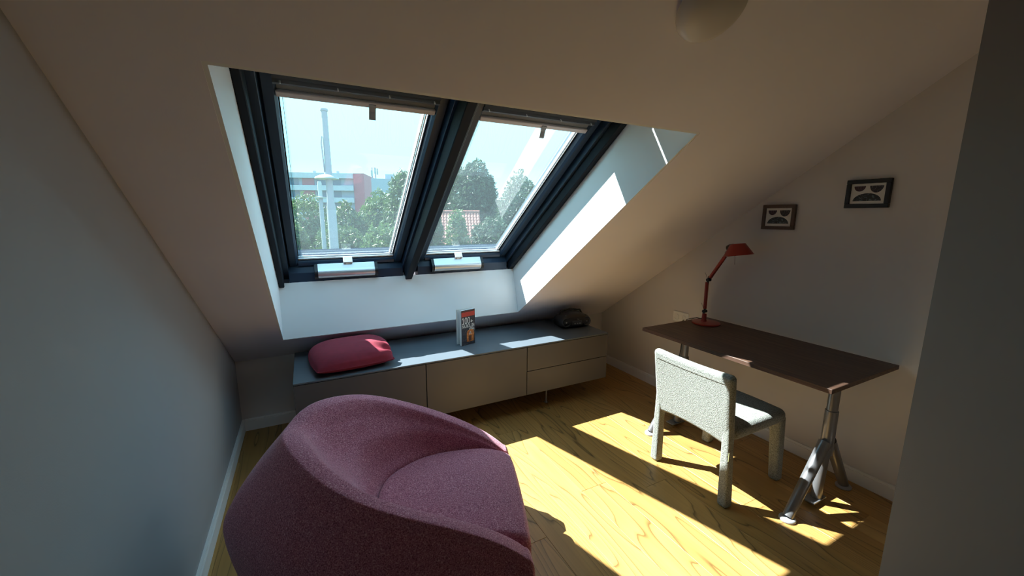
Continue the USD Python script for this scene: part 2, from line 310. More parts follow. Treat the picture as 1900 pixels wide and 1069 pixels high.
# ------------------------------------------------------------------ roof windows
GS0, GS1 = .545, 2.330                                     # glass along the slope
def window(n, x0, x1, g0, g1):
    """x0..x1 the casing, g0..g1 the clear glass."""
    w = thing(f'window_{n}', f'dark blue framed roof window number {n}', kind='structure')
    fb = MAT['frame_blue']; f0, f1 = g0 - .062, g1 + .062
    obj('casing', sbox(x0, f0 - .002, .40, 2.45, .44, .645), fb, w); obj('casing', sbox(f1 + .002, x1, .40, 2.45, .44, .645), fb, w)
    obj('casing', sprism([(.385, .40), (.462, .376), (.505, .43), (.512, .49), (.512, .62), (.385, .62)], f0 - .002, f1 + .002), fb, w)
    obj('casing', sbox(f0 - .002, f1 + .002, 2.362, 2.46, .40, .645), fb, w)
    for a, b, i, o in ((f0, g0, 1, 0), (g1, f1, 0, 1)):       # the opening sash: two stiles, two rails
        P = [(a + .004, .492), (a + .010, .484), (b - .012, .484), (b, .498), (b, .60), (a, .60), (a, .50)] if i else [(a, .498), (a + .012, .484), (b - .010, .484), (b - .004, .492), (b, .50), (b, .60), (a, .60)]
        m = prism([(p[0], p[1]) for p in P], .515, 2.36, 'y')     # x, d polygon along s
        obj('sash_stile', sp(m), fb, w)
        obj('gasket', sbox(*( (g0 - .001, g0 + .006) if i else (g1 - .006, g1 + .001)), .55, 2.32, .538, .549, .001), MAT['gasket'], w)
    obj('sash_rail', sprism([(.514, .498), (.524, .478), (GS0 - .006, .490), (GS0, .50), (GS0, .60), (.514, .60)], g0, g1), fb, w)
    obj('sash_rail', sprism([(GS1, .50), (GS1 + .02, .49), (2.36, .50), (2.36, .60), (GS1, .60)], g0, g1), fb, w)
    for d0, s0 in ((.530, .002), (.514, .0)):
        obj('glazing_bead', sbox(g0 + .001, g1 - .001, GS0 + s0, GS0 + .016, d0, d0 + .012, .003), MAT['bead_silver'], w)
    for j in range(3):
        obj('edge_spacer', sbox(g1 - .010 - j * .011, g1 - .005 - j * .011, GS0 + .01, GS1, .533 - .003 * j, .548, .001), MAT['bead_silver'] if j != 1 else MAT['steel'], w)
    obj('pane', sbox(g0 - .003, g1 + .003, GS0 - .003, GS1 + .003, .5500, .5504, .0001), MAT['glass'], w)
    return w
XM = .728
w1 = window(1, NX0 - .004, XM - .002, -.055, .612); w2 = window(2, XM + .002, NX1 + .004, .862, 1.538)
t2 = thing('trim_2', 'dark vertical cover strips between and beside the roof windows', kind='structure')
for a, b, d_ in ((NX0, NX0 + .034, .345), (XM - .036, XM + .016, .345), (NX1 - .042, NX1, DW)):
    obj('cover_strip', sp(cbox(a, b, .448, 2.43, d_, .47, .004)), MAT['strip_dark'], t2)

def blind(g0, g1, label):
    s0 = 1.976; b = thing('roller_blind', label, 'roller blind', SP([((g0 + g1) / 2, s0, .5)])[0], group=None)
    W_ = dict(world=True)
    xs = (g0 - .012, g1 + .012)
    obj('bottom_bar', sbox(xs[0] + .006, xs[1] - .006, s0, s0 + .030, .484, .512, .004), MAT['blind_bar'], b, **W_)
    obj('fabric', sbox(xs[0] + .008, xs[1] - .008, s0 + .028, 2.16, .498, .503, .001), MAT['blind_fabric'], b, **W_)
    rows = [(2.046, .478), (2.060, .470), (2.074, .484), (2.080, .470), (2.096, .484), (2.102, .468), (2.13, .466), (2.135, .476), (2.311, .476), (2.311, .53), (2.046, .53)]
    obj('cassette', sprism(rows, *xs), MAT['blind_case'], b, **W_)
    for q in (.04, .35, .66, .96):
        x = xs[0] + (xs[1] - xs[0]) * q
        for s in (2.062, 2.110): obj('screw', sbox(x - .003, x + .003, s, s + .005, .462, .48, .001), MAT['bead_silver'], b, **W_)
    xm = (g0 + g1) / 2 + .045
    t = obj('pull_tab', sprism([(s0 + .022, .480), (s0 + .022, .486), (s0 - .012, .480), (s0 - .040, .462), (s0 - .042, .456), (s0 - .034, .454), (s0 - .008, .472)], xm - .015, xm + .015), MAT['plastic_grey'], b, **W_)
    for x in (g0 + .018,):
        obj('guide_cord', tp([(x, s0 + .01, .52), (x, GS0 + .03, .52)], .0009), MAT['plastic_grey'], b, **W_)
    return b
def tp(pts, r, n=8): return tube(SP(np.asarray(pts, float)), r, n)
blind(-.055, .612, 'grey roller blind rolled up at the top of the left roof window')
blind(.862, 1.538, 'grey roller blind rolled up at the top of the right roof window')

def opener(x0, x1, label):
    o = thing('window_opener', label, 'window motor', SP([((x0 + x1) / 2, .5, .44)])[0])
    W_ = dict(world=True)
    # profile in (s, d): a rounded aluminium shell hanging in front of the sash rail
    P = []
    for a in np.linspace(-.55 * PI, .62 * PI, 14): P.append((.502 + .040 * math.sin(a), .420 - .036 * math.cos(a)))
    P += [(.544, .476), (.466, .476), (.458, .445)]
    obj('housing', sprism(P, x0 + .022, x1 - .022), MAT['aluminium'], o, smooth=35, **W_)
    big = [(s + (.003 if s > .5 else -.003), d - .003) for s, d in P]
    obj('end_cap', sprism(big, x0, x0 + .022), MAT['plastic_black'], o, smooth=35, **W_); obj('end_cap', sprism(big, x1 - .022, x1), MAT['plastic_black'], o, smooth=35, **W_)
    obj('lip', sbox(x0 + .012, x1 - .006, .452, .456, .40, .46, .001), MAT['bead_silver'], o, **W_)
    xm = (x0 + x1) / 2 + .01
    br = obj('bracket', sbox(xm - .032, xm + .032, .54, .566, .468, .516, .003), MAT['white_plastic'], o, **W_)
    for k in (-.02, .02): obj('bolt', sbox(xm + k - .004, xm + k + .004, .550, .558, .464, .47, .001), MAT['steel'], o, **W_)
    obj('cable', tp([(x1 - .004, .49, .43), (x1 + .025, .485, .425), (x1 + .045, .45, .41), (x1 + .043, .41, .385), (x1 + .036, .392, .372), (x1 + .030, .37, .36)], .0035), MAT['plastic_black'], o, smooth=True, **W_)
opener(.045, .482, 'silver motor opener on the sill rail of the left roof window')
opener(.905, 1.362, 'silver motor opener on the sill rail of the right roof window')

# ------------------------------------------------------------------ sideboard
SX0, SX1, SY, SZ0, SZ1 = -.134, 2.329, 2.646, .159, .5775
sb = thing('sideboard', 'long low slate grey sideboard under the roof windows', 'sideboard', (SX0, SY, 0))
W = dict(world=True)
obj('top', cbox(SX0, SX1, SY, 3.285, SZ1 - .012, SZ1, .0015), MAT['slate'], sb, **W)
obj('carcass', cbox(SX0 + .001, SX1 - .001, SY + .02, 3.28, SZ0, SZ1 - .0125, .001), MAT['slate'], sb, **W)
c1, c2 = .688, 1.507; g = .003; zt = SZ1 - .0155; zm = .3605
dn = cbox(SX0 + .001, c1 - g, SY + .001, SY + .0195, SZ0, zt, .0012)
obj('flap_door', dn, MAT['slate_front'], sb, **W)
obj('flap_door', cbox(c1 + g, c2 - g, SY + .001, SY + .0195, SZ0, zt, .0012), MAT['slate_front'], sb, **W)
obj('drawer_front', cbox(c2 + g, SX1 - .001, SY + .001, SY + .0195, zm + .002, zt, .0012), MAT['slate_front'], sb, **W)
obj('drawer_front', cbox(c2 + g, SX1 - .001, SY + .001, SY + .0195, SZ0, zm - .002, .0012), MAT['slate_front'], sb, **W)
for x in (.02, 1.775 - .02):
    for y in (SY + .10, 3.18):
        l = cbox(x - .006, x + .006, y - .006, y + .006, .004, SZ0 + .001, .001); obj('leg', cat([l, cbox(x - .016, x + .016, y - .016, y + .016, 0, .005, .001)]), MAT['steel'], sb, **W)

# ------------------------------------------------------------------ things on the sideboard
def pillow():
    n = 90; V, F = [], []
    for sgn in (1, -1):
        for i in range(n + 1):
            for j in range(n + 1):
                u, v = -1 + 2 * i / n, -1 + 2 * j / n
                x = u * (1 - .07 * v * v); y = v * (1 - .06 * u * u)
                e = max(0, 1 - abs(u) ** 3.6) ** .46 * max(0, 1 - abs(v) ** 3.4) ** .50
                h = e * (.112 if sgn > 0 else .045)
                V.append((x * .27, y * .235, sgn * h))
    V = np.array(V); m = (n + 1) ** 2
    X, Y, Z = V.T
    corner = np.clip(1 - np.hypot(X - .27, Y + .16) / .22, 0, 1) ** 1.2       # the right front corner is gathered in folds
    ang = np.arctan2(Y + .16, X - .30); up = np.where(np.arange(len(V)) < m, 1, .3)
    Z = Z + up * corner * .022 * np.sin(ang * 9 + 14 * np.hypot(X - .27, Y + .16)) * (np.abs(Z) > .002)
    X = X - .03 * corner
    crease = np.exp(-((Y + .10 + .55 * (X - .12)) / .020) ** 2) * np.clip((X - .02) / .2, 0, 1)
    Z = Z + up * .012 * crease * (np.abs(Z) > .004)
    Z = Z + up * .004 * (meshkit.fbm(np.c_[X, Y, Z] * 9, 3) - .5)
    for s0 in (0, m):
        for i in range(n):
            for j in range(n):
                a, b, c, d = s0 + i * (n + 1) + j, s0 + (i + 1) * (n + 1) + j, s0 + (i + 1) * (n + 1) + j + 1, s0 + i * (n + 1) + j + 1
                F += [(a, b, c), (a, c, d)] if s0 == 0 else [(a, c, b), (a, d, c)]
    return T(np.c_[X, Y, np.maximum(Z, -.042)], F)
PILLOW_LOC = (.235, 2.935, SZ1 + .042)
p = thing('cushion', 'burgundy velvet cushion lying on the left end of the sideboard', 'cushion', (.235, 2.905, SZ1), rz=.10)
pm = pillow(); pm.apply_translation((0, 0, .0425)); obj('cover', pm, MAT['velvet'], p, smooth=True)
seam = [(.27 * u * (1 - .07 * v * v) - .03 * max(0, 1 - math.hypot(.27 * u * (1 - .07 * v * v) - .27, .235 * v * (1 - .06 * u * u) + .16) / .22) ** 1.2, .235 * v * (1 - .06 * u * u), .0425) for u, v in [(-1 + t / 12, -1) for t in range(24)] + [(1, -1 + t / 12) for t in range(24)] + [(1 - t / 12, 1) for t in range(24)] + [(-1, 1 - t / 12) for t in range(25)]]
obj('piping', tube(seam, .003, 6), MAT['velvet'], p, smooth=True)

# magazine: stands half open, spine away, cover towards the desk
mz = thing('magazine', 'thick magazine with red banner standing upright on the sideboard', 'magazine', (1.037, 2.866, SZ1), rz=math.radians(17))
MW, MH = .135, .286
obj('pages', cbox(.001, MW, .0015, .026, .001, MH - .002, .0008), MAT['paper'], mz)
bk = box(0, MW + .004, 0, .0012, 0, MH); bk.apply_translation((-.004 * 0, 0, 0)); bk.apply_transform(trimesh.transformations.rotation_matrix(math.radians(-14), (0, 0, 1), (MW, 0, 0))); bk.apply_translation((-.004, .034, 0))
pg2 = box(.002, MW, 0, .007, .001, MH - .003); pg2.apply_transform(trimesh.transformations.rotation_matrix(math.radians(-14), (0, 0, 1), (MW, 0, 0))); pg2.apply_translation((0, .027, 0))
obj('pages', pg2, MAT['paper'], mz); obj('back_cover', bk, MAT['cover_white'], mz)
cv = obj('front_cover', box(0, MW, 0, .0012, 0, MH), MAT['cover_dark'], mz)
def face(m, x, z, y=-.0004):
    m = m.copy(); v = m.vertices; m.vertices = np.c_[v[:, 0] + x, y - v[:, 2] * .5, v[:, 1] + z]; return m   # text plane to cover plane, reading along +x
def fitted(s, w, h, bold=True):
    t = meshkit.text_mesh(s, h, .0008, bold); e = t.bounds; t.apply_translation((-e[0][0], 0, 0)); t.apply_scale((w / (e[1][0] - e[0][0]), 1, 1)); return t
obj('banner', box(.003, MW - .003, -.0006, 0, MH - .052, MH - .016), MAT['cover_red'], cv)
obj('banner', box(.003, MW - .003, -.0006, 0, MH - .012, MH - .006), MAT['cover_brown'], cv)
obj('lettering', face(fitted('100', .078, .052), .006, MH - .112), MAT['cover_white'], cv)
obj('lettering', face(fitted('+', .026, .030), .088, MH - .108), MAT['cover_white'], cv)
obj('lettering', face(fitted('NAJBOLJIH', .120, .025), .008, MH - .142), MAT['cover_white'], cv)
obj('lettering', face(fitted('VINA', .055, .022), .072, MH - .170), MAT['cover_white'], cv)
bot = Polygon([(.052, .025), (.122, .025), (.124, .09), (.118, .115), (.104, .122), (.070, .122), (.056, .112), (.050, .09)])
obj('bottle_picture', face(trimesh.creation.extrude_polygon(bot, .001, engine='earcut'), 0, 0), MAT['cover_orange'], cv)
obj('bottle_label', face(trimesh.creation.extrude_polygon(Polygon([(.068, .03), (.097, .03), (.097, .075), (.068, .075)]), .0016, engine='earcut'), 0, 0), MAT['cover_brown'], cv)
obj('lettering', face(fitted('A', .026, .026, False), .072, .083, -.0010), MAT['cover_white'], cv)

# portable radio
rd = thing('portable_radio', 'rounded black portable radio on the right end of the sideboard', 'radio', (2.17, 2.975, SZ1), rz=-.12)
body = soft(.165, .10, .058, .05, .014); v = body.vertices.copy(); q = v[:, 0] / .165
v[:, 2] = (v[:, 2] + .058) * (1.12 - .30 * q * q) + .004; v[:, 1] *= 1 - .12 * q * q; body.vertices = v
obj('body', body, MAT['boom_black'], rd, smooth=40)
for x in (-.105, .105):
    s = obj('speaker', lathe([(.0, .0), (.012, .003), (.030, -.004), (.036, .004), (.041, .006), (.043, 0)], 28, (x, -.090, .062), (0, -1, .12)), MAT['boom_grey'], rd, smooth=40)
    obj('speaker_cap', lathe([(0, .009), (.006, .007), (.009, .002)], 16, (x, -.091, .062), (0, -1, .12)), MAT['steel'], s, smooth=True)
obj('control_panel', cbox(-.05, .05, -.104, -.094, .035, .075, .003), MAT['boom_grey'], rd)
obj('disc_lid', lathe([(0, .010), (.055, .008), (.066, .002), (.068, -.006)], 36, (.02, .0, .128)), MAT['boom_grey'], rd, smooth=40)
obj('carry_handle', tube([(-.13, .03, .09), (-.10, .03, .145), (0, .03, .158), (.10, .03, .145), (.13, .03, .09)], .008, 10), MAT['boom_black'], rd, smooth=True)
obj('antenna', tube([(-.10, -.06, .120), (.02, -.103, .085)], [.003, .002], 8), MAT['steel'], rd, smooth=True)
for k in range(3): obj('button', cbox(-.03 + k * .025, -.015 + k * .025, -.108, -.103, .045, .055, .001), MAT['steel'], rd)

# ------------------------------------------------------------------ plum armchair
def armchair():
    c = thing('armchair', 'plum wool tub armchair with curved wrap-around back in the foreground', 'armchair', (.733, 1.406, 0), rz=-.336)
    ts = [0, .2, .4, .6, .8, 1.0]
    tab = dict(
        rim=[(-.899, 0, .772), (-.86, .145, .788), (-.71, .310, .747), (-.502, .384, .662), (-.239, .384, .552), (0, .366, .393)],
        shd=[(-1.050, 0, .590), (-.935, .188, .61), (-.765, .345, .585), (-.53, .425, .52), (-.245, .418, .445), (0, .393, .33)],
        out=[(-1.165, 0, .38), (-1.01, .215, .375), (-.80, .375, .36), (-.53, .445, .34), (-.25, .448, .31), (0, .42, .25)],
        low=[(-1.03, 0, .09), (-.92, .19, .09), (-.73, .335, .09), (-.52, .42, .09), (-.25, .42, .09), (0, .40, .09)],
        inn=[(-.855, 0, .770), (-.805, .130, .780), (-.672, .272, .742), (-.485, .335, .655), (-.235, .328, .545), (0, .308, .390)],
        mid=[(-.69, 0, .605), (-.665, .100, .605), (-.575, .205, .585), (-.425, .29, .545), (-.215, .305, .49), (0, .300, .38)],
        bot=[(-.575, 0, .43), (-.56, .095, .43), (-.485, .19, .43), (-.37, .265, .43), (-.20, .292, .415), (0, .292, .36)],
        foot=[(-.55, 0, .12), (-.53, .09, .12), (-.46, .18, .12), (-.35, .25, .12), (-.19, .28, .12), (0, .28, .12)])
    N = 97; tq = np.linspace(-1, 1, N)
    def curve(key):
        P = np.array(tab[key]); full = np.vstack([P[:0:-1] * [1, -1, 1], P]); tt = np.r_[-np.array(ts[:0:-1]), ts]
        return spline(tt, full, tq)
    K = {k: curve(k) for k in tab}
    base = K['low'].copy(); base[:, 2] = .025; cen = np.array([-.5, 0, 0]); base[:, :2] = cen[:2] + (base[:, :2] - cen[:2]) * .96; base[:, 0] = np.minimum(base[:, 0], -.01)
    ctrl = [K['foot'], K['bot'], K['mid'], K['inn'], K['rim'], K['shd'], K['out'], K['low'], base]
    # section: dense rounded path through the control points
    from scipy.interpolate import PchipInterpolator
    sec = []
    for i in range(N):
        P = [q[i] for q in ctrl]
        f_, b_, m_, n_, r_, h_, o_, l_, g_ = P
        a_ = r_ - n_; a_ /= np.linalg.norm(a_); q_ = h_ - r_; q_ /= np.linalg.norm(q_)
        pts = np.array([f_, b_, m_ * .35 + b_ * .65 + (0, 0, -.012), m_, m_ * .5 + n_ * .5 + (0, 0, -.006), n_, r_ - a_ * .007 + (0, 0, .002), r_, r_ + q_ * .008 + a_ * .001, r_ + q_ * .05 + a_ * .002, (r_ + h_) / 2 + a_ * .004, h_, (h_ + o_) / 2 + a_ * .012, o_, o_ * .5 + l_ * .5 + a_ * .03 - (0, 0, .03), l_, g_])
        d = np.r_[0, np.cumsum(np.linalg.norm(np.diff(pts, axis=0), axis=1))]
        sec.append(PchipInterpolator(d / d[-1], pts)(np.linspace(0, 1, 230)))
    sec = np.array(sec)                                    # N x 84 x 3
    # rounded arm fronts: shrink the end sections towards their middle while moving forward
    def cap(S, steps=6, depth=.03):
        c0 = S.mean(0); out = []
        for k in range(1, steps + 1):
            a = PI / 2 * k / steps; f = 1 - (1 - math.cos(a)) * .55
            q = c0 + (S - c0) * [1, f, .25 + .75 * f if False else f]; q[:, 0] = S[:, 0] + depth * math.sin(a); q[:, 2] = np.maximum(q[:, 2], .02); out.append(q)
        return out
    rows = [*cap(sec[0])[::-1], *sec, *cap(sec[-1])]
    R = np.array(rows); n, k = R.shape[:2]; V = R.reshape(-1, 3); F = []
    for i in range(n - 1):
        for j in range(k - 1):
            a, b = i * k + j, (i + 1) * k + j; F += [(a, a + 1, b + 1), (a, b + 1, b)]
    for i, flip in ((0, False), (n - 1, True)):            # end faces
        V = np.vstack([V, R[i].mean(0)]); ci = len(V) - 1
        for j in range(k - 1):
            a = i * k + j; F.append((ci, a + 1, a) if not flip else (ci, a, a + 1))
        F.append((ci, i * k, i * k + k - 1) if not flip else (ci, i * k + k - 1, i * k))
    m = T(V, F); m.fix_normals() if m.is_watertight else None
    obj('shell', m, MAT['wool_plum'], c, smooth=40)
    # crease piping line along the outer rim
    edge = K['rim'] + np.array([0, 0, .001])
    # seat cushion filling the inside
    B = K['bot'][:, :2].copy()
    outline = np.vstack([B * [1, .992], [(.020, .286), (.034, .272), (.040, .20), (.042, .10), (.042, 0), (.042, -.10), (.040, -.20), (.034, -.272), (.020, -.286)]])
    # dense resample of the closed outline
    L = np.vstack([outline, outline[:1]]); d = np.r_[0, np.cumsum(np.linalg.norm(np.diff(L, axis=0), axis=1))]; q = np.linspace(0, d[-1], 161)[:-1]
    O = np.c_[np.interp(q, d, L[:, 0]), np.interp(q, d, L[:, 1])]
    ctr = np.array([-.20, 0]); rings = []
    def topz(xy): return .440 - .05 * np.clip((xy[:, 0] + .16) / .20, 0, 1) ** 2 + .014 * (1 - (xy[:, 1] / .3) ** 2)
    for z in (.03, .06, .15, .25): rings.append(np.c_[O * 1.0 - 0, np.full(len(O), z)])
    rings[0][:, :2] = ctr + (O - ctr) * .97
    for a in np.linspace(0, PI / 2, 8):
        f = 1 - (1 - math.cos(a)) * .10; xy = ctr + (O - ctr) * f; zz = topz(xy); rings.append(np.c_[xy, zz - .055 * (1 - math.sin(a))])
    for f in (.8, .65, .5, .35, .2, .08): xy = ctr + (O - ctr) * f; rings.append(np.c_[xy, topz(xy)])
    k = len(O); V = np.vstack(rings + [[(*ctr, topz(ctr[None])[0])]]); F = []
    for i in range(len(rings) - 1):
        for j in range(k):
            a, b = i * k + j, i * k + (j + 1) % k; F += [(a, b, b + k), (a, b + k, a + k)]
    for j in range(k): F.append(((len(rings) - 1) * k + j, (len(rings) - 1) * k + (j + 1) % k, len(V) - 1))
    s = T(V, F)
    if s.volume < 0: s.invert()
    obj('seat_cushion', s, MAT['wool_plum'], c, smooth=50)
    for x, y in ((-.12, .33), (-.12, -.33), (-.78, .22), (-.78, -.22)): obj('foot', lathe([(0, 0), (.022, 0), (.024, .004), (.024, .03), (0, .03)], 16, (x, y, 0)), MAT['plastic_black'], c)
armchair()

# ------------------------------------------------------------------ bouclé chair
def chair():
    c = thing('desk_chair', 'white bouclé fabric-covered chair with four padded legs at the desk', 'chair', (1.975, 1.465, 0), rz=0)
    bm = MAT['boucle']
    b = soft(.030, .262, .215, .028, .016); v = b.vertices.copy()
    t = (v[:, 2] + .215) / .43; yy = v[:, 1] / .262
    v[:, 0] += -.055 * t + .012 * (1 - yy ** 2) * t * 1.0 - .0; v[:, 1] *= 1 - .02 * (1 - t) + .015 * t; v[:, 2] += .565 - .015 * t * (1 - yy ** 2) - (0 if True else 0)
    v[:, 2] += np.where(t < .3, .025 * (1 - yy ** 2) * (1 - t / .3), 0)
    b.vertices = v; obj('backrest', b, bm, c, smooth=50)
    s = soft(.245, .250, .042, .036, .02); v = s.vertices.copy(); v[:, 0] += .275; v[:, 2] += .412 + .008 * (1 - (v[:, 1] / .25) ** 2); s.vertices = v
    obj('seat', s, bm, c, smooth=50)
    def leg(x, y, xt, yt, zt, r0=.014, r1=.022, rs=1.0):
        lv = [m3.Manifold.sphere(.016, 20).translate((x + sx * (r0), y + sy * r0, .0165)) for sx in (-1, 1) for sy in (-1, 1)] + [m3.Manifold.sphere(.016, 20).translate((xt + sx * r1 * .8, yt + sy * r1 * .8, zt)) for sx in (-1, 1) for sy in (-1, 1)]
        return tm(m3.Manifold.batch_hull(lv).refine_to_length(.03))
    for y, yt in ((.245, .232), (-.245, -.232)):
        obj('leg', leg(-.004, y, -.018, yt, .50, r1=.010), bm, c, smooth=50)
        obj('leg', leg(.492, y * .96, .482, yt * .93, .40), bm, c, smooth=50)
    obj('fabric_tag', cbox(-.0335, -.0305, -.262, -.244, .285, .335, .0005), MAT['tag_green'], c, label='small green fabric tag on the rear leg')
    obj('seam', tube([(-.088 + .012 * (1 - q * q), .24 * q, .742 - .015 * (1 - q * q)) for q in np.linspace(-1, 1, 21)], 0.0012, 6), bm, c, smooth=True)
chair()

# ------------------------------------------------------------------ desk
DX0, DX1, DY0, DY1, DZ = 2.148, 2.848, .874, 2.074, .791
dk = thing('desk', 'dark brown desk with steel trestle legs against the right wall', 'desk', (DX0, DY0, 0))
obj('tabletop', cbox(DX0, DX1, DY0, DY1, DZ - .024, DZ, .0015), MAT['desk_wood'], dk, **W)
xc, ds = 2.475, MAT['desk_steel']
for y in (.995, 1.955):
    obj('support_plate', cbox(xc - .25, xc + .25, y - .03, y + .03, DZ - .036, DZ - .0245, .002), ds, dk, **W)
    lg = obj('leg', tube([(xc, y, .30), (xc, y, .555), (xc, y, .558)], [.031, .031, .029], 24), ds, dk, smooth=40, **W)
    obj('telescopic_tube', tube([(xc, y, .50), (xc, y, DZ - .036)], .026, 24), ds, lg, smooth=40, **W)
    for xe, xt in ((2.172, 2.45), (2.752, 2.50)):
        f = obj('strut', tube([(xt, y, .375), (xe, y, .018)], [.030, .026], 24), ds, lg, smooth=40, **W)
        obj('foot_pad', lathe([(0, .0), (.038, 0), (.040, .004), (.040, .010), (.036, .016), (.028, .020), (0, .021)], 24, (xe, y, 0)), MAT['plastic_grey'], lg, smooth=40, **W)
    obj('foot_plate', cbox(xc - .09, xc + .04, y - .02, y + .045, .022, .030, .001), ds, lg, **W)
    obj('centre_tube', tube([(xc - .01, y, .34), (xc - .01, y + .01, .03)], .026, 24), ds, lg, smooth=40, **W)
obj('cable_hook', cbox(2.425, 2.45, 1.945, 1.975, .70, DZ - .0245, .004), MAT['plastic_black'], dk, **W)
obj('hanging_cable', tube([(2.437, 1.96, .71), (2.43, 1.955, .62), (2.405, 1.95, .52), (2.36, 1.96, .40), (2.38, 2.0, .25), (2.50, 2.05, .10), (2.72, 2.2, .06), (2.83, 2.3, .12)], .003, 8), MAT['plastic_black'], dk, smooth=True, **W)

# ------------------------------------------------------------------ desk lamp
lm = thing('desk_lamp', 'red jointed desk lamp on the far end of the desk', 'desk lamp', (2.665, 1.94, DZ))
r, k = MAT['lamp_red'], MAT['lamp_dark']; X = 2.66
obj('base', lathe([(0, 0), (.096, 0), (.100, .003), (.100, .009), (.096, .013), (.05, .016), (0, .017)], 40, (2.665, 1.94, DZ)), r, lm, smooth=40, **W)
obj('stem', lathe([(.022, 0), (.017, .02), (.015, .062), (0, .063)], 20, (X, 1.955, DZ + .014)), r, lm, smooth=40, **W)
def joint(y, z, s=.012): return cat([lathe([(0, -.016), (s, -.016), (s, .016), (0, .016)], 16, (X, y, z), (1, 0, 0)), tube([(X, y + .004, z - .03), (X, y, z + .028)], .006, 8)])
obj('joint', joint(1.955, .885), k, lm, smooth=40, **W)
obj('lower_arm', tube([(X, 1.955, .905), (X, 1.957, 1.108)], .0125, 16), r, lm, smooth=40, **W)
obj('joint', cat([joint(1.945, 1.128), tube([(X, 1.957, 1.105), (X, 1.932, 1.155)], .006, 8)]), k, lm, smooth=40, **W)
obj('upper_arm', tube([(X, 1.934, 1.146), (X, 1.830, 1.316)], .0125, 16), r, lm, smooth=40, **W)
obj('joint', cat([joint(1.816, 1.342, .011), tube([(X, 1.830, 1.316), (X, 1.800, 1.372)], .006, 8)]), MAT['steel'], lm, smooth=40, **W)
obj('lamp_holder', lathe([(0, -.024), (.022, -.022), (.026, 0), (.022, .022), (0, .024)], 24, (X, 1.795, 1.378), (0, 1, -.35)), k, lm, smooth=40, **W)
ax = np.array([0, -.18, -1.0]); sh = [(.046, 0), (.049, .002), (.094, .078), (.0955, .080), (.0925, .080), (.046, .004), (0, .003)]
obj('shade', lathe([(0, -.001)] + sh, 40, (X, 1.748, 1.407), ax), r, lm, smooth=40, **W)
obj('switch_pull', tube([(X, 1.76, 1.33), (X, 1.755, 1.262)], .0012, 6), k, lm, **W)
for (y, z) in ((1.972, .90), (1.962, 1.135)): obj('spring', tube([(X - .008, y - .02, z - .01), (X - .008, y + .012, z + .045)], .0018, 6), MAT['steel'], lm, **W)
obj('cord', tube([(2.66, 1.975, DZ + .03), (2.64, 2.0, DZ + .035), (2.62, 2.04, DZ + .022), (2.62, 2.075, DZ + .006), (2.64, 2.12, DZ - .08), (2.75, 2.25, .70), (2.852, 2.29, .715)], .003, 8), MAT['plastic_black'], lm, smooth=True, **W)

# ------------------------------------------------------------------ on the right wall
so = thing('wall_socket', 'white double wall socket just above the far end of the desk', 'socket', (XR, 2.33, .728))
obj('plate', cbox(XR - .012, XR, 2.25, 2.41, .682, .775, .004), MAT['white_plastic'], so, **W)
for y in (2.292, 2.368):
    s = obj('outlet', lathe([(.026, 0), (.024, .004), (.020, .003), (.019, -.006), (0, -.006)], 24, (XR - .012, y, .728), (-1, 0, 0)), MAT['white_plastic'], so, smooth=40, **W)
    for d in (-.0095, .0095): obj('pin_hole', lathe([(.0028, 0), (0, .001)], 8, (XR - .0062, y + d, .728), (-1, 0, 0)), MAT['plastic_black'], s, **W)

def picture(y0, y1, z0, z1, fw, fm, label):
    p = thing('framed_picture', label, 'picture', (XR, (y0 + y1) / 2, (z0 + z1) / 2))
    t = .022; xf = XR - t
    for (a, b, c, d) in ((y0, y1, z1 - fw, z1), (y0, y1, z0, z0 + fw), (y0, y0 + fw, z0 + fw, z1 - fw), (y1 - fw, y1, z0 + fw, z1 - fw)):
        obj('frame_bar', cbox(xf, XR - .001, a, b, c, d, .002), fm, p, **W)
    obj('mat_board', box(XR - .012, XR - .008, y0 + fw - .002, y1 - fw + .002, z0 + fw - .002, z1 - fw + .002), MAT['mat_white'], p, **W)
    w, h = y1 - y0 - 2 * fw, z1 - z0 - 2 * fw; yc, zc = (y0 + y1) / 2, (z0 + z1) / 2
    def blob(u0, u1, v0, v1, up, m):
        # half ellipse with its flat side on v0 (up) or v1 (down); u runs from far (left in the photograph) to near
        A = np.linspace(0, PI, 22); P = [((u0 + u1) / 2 - (u1 - u0) / 2 * math.cos(a), v0 + (v1 - v0) * math.sin(a) if up else v1 - (v1 - v0) * math.sin(a)) for a in A]
        q = trimesh.creation.extrude_polygon(Polygon(P), .0008, engine='earcut'); v = q.vertices.copy()
        q.vertices = np.c_[XR - .012 - v[:, 2], yc + w / 2 - v[:, 0] * w, zc - h / 2 + v[:, 1] * h]; 
        obj('print_shape', q, m, p, **W)
    blob(.08, .42, .62, .88, False, MAT['print_plum']); blob(.54, .93, .54, .88, False, MAT['print_dark']); blob(.08, .90, .14, .52, True, MAT['print_teal'])
picture(1.504, 1.714, 1.508, 1.672, .022, MAT['frame_brown'], 'small brown framed print on the right wall, nearer the window')
picture(1.036, 1.241, 1.643, 1.802, .023, MAT['frame_black'], 'small black framed print on the right wall, nearer the viewer')

# ------------------------------------------------------------------ ceiling lamp on the slope
N3 = np.array([0, ST, CT]); cl = np.array([1.165, .944, 0]); cl[2] = cz(cl[1])
lp = thing('ceiling_lamp', 'round white dome lamp on the sloping ceiling', 'ceiling lamp', cl)
obj('shade', lathe([(.099, .014), (.107, .020), (.110, .032), (.106, .050), (.093, .068), (.064, .083), (.03, .089), (0, .09)], 48, (0, 0, 0), -N3), MAT['lamp_glass'], lp, smooth=60)
obj('base_plate', lathe([(0, .0), (.09, 0), (.09, .018), (0, .018)], 40, (0, 0, 0), -N3), MAT['white_plastic'], lp, smooth=40)

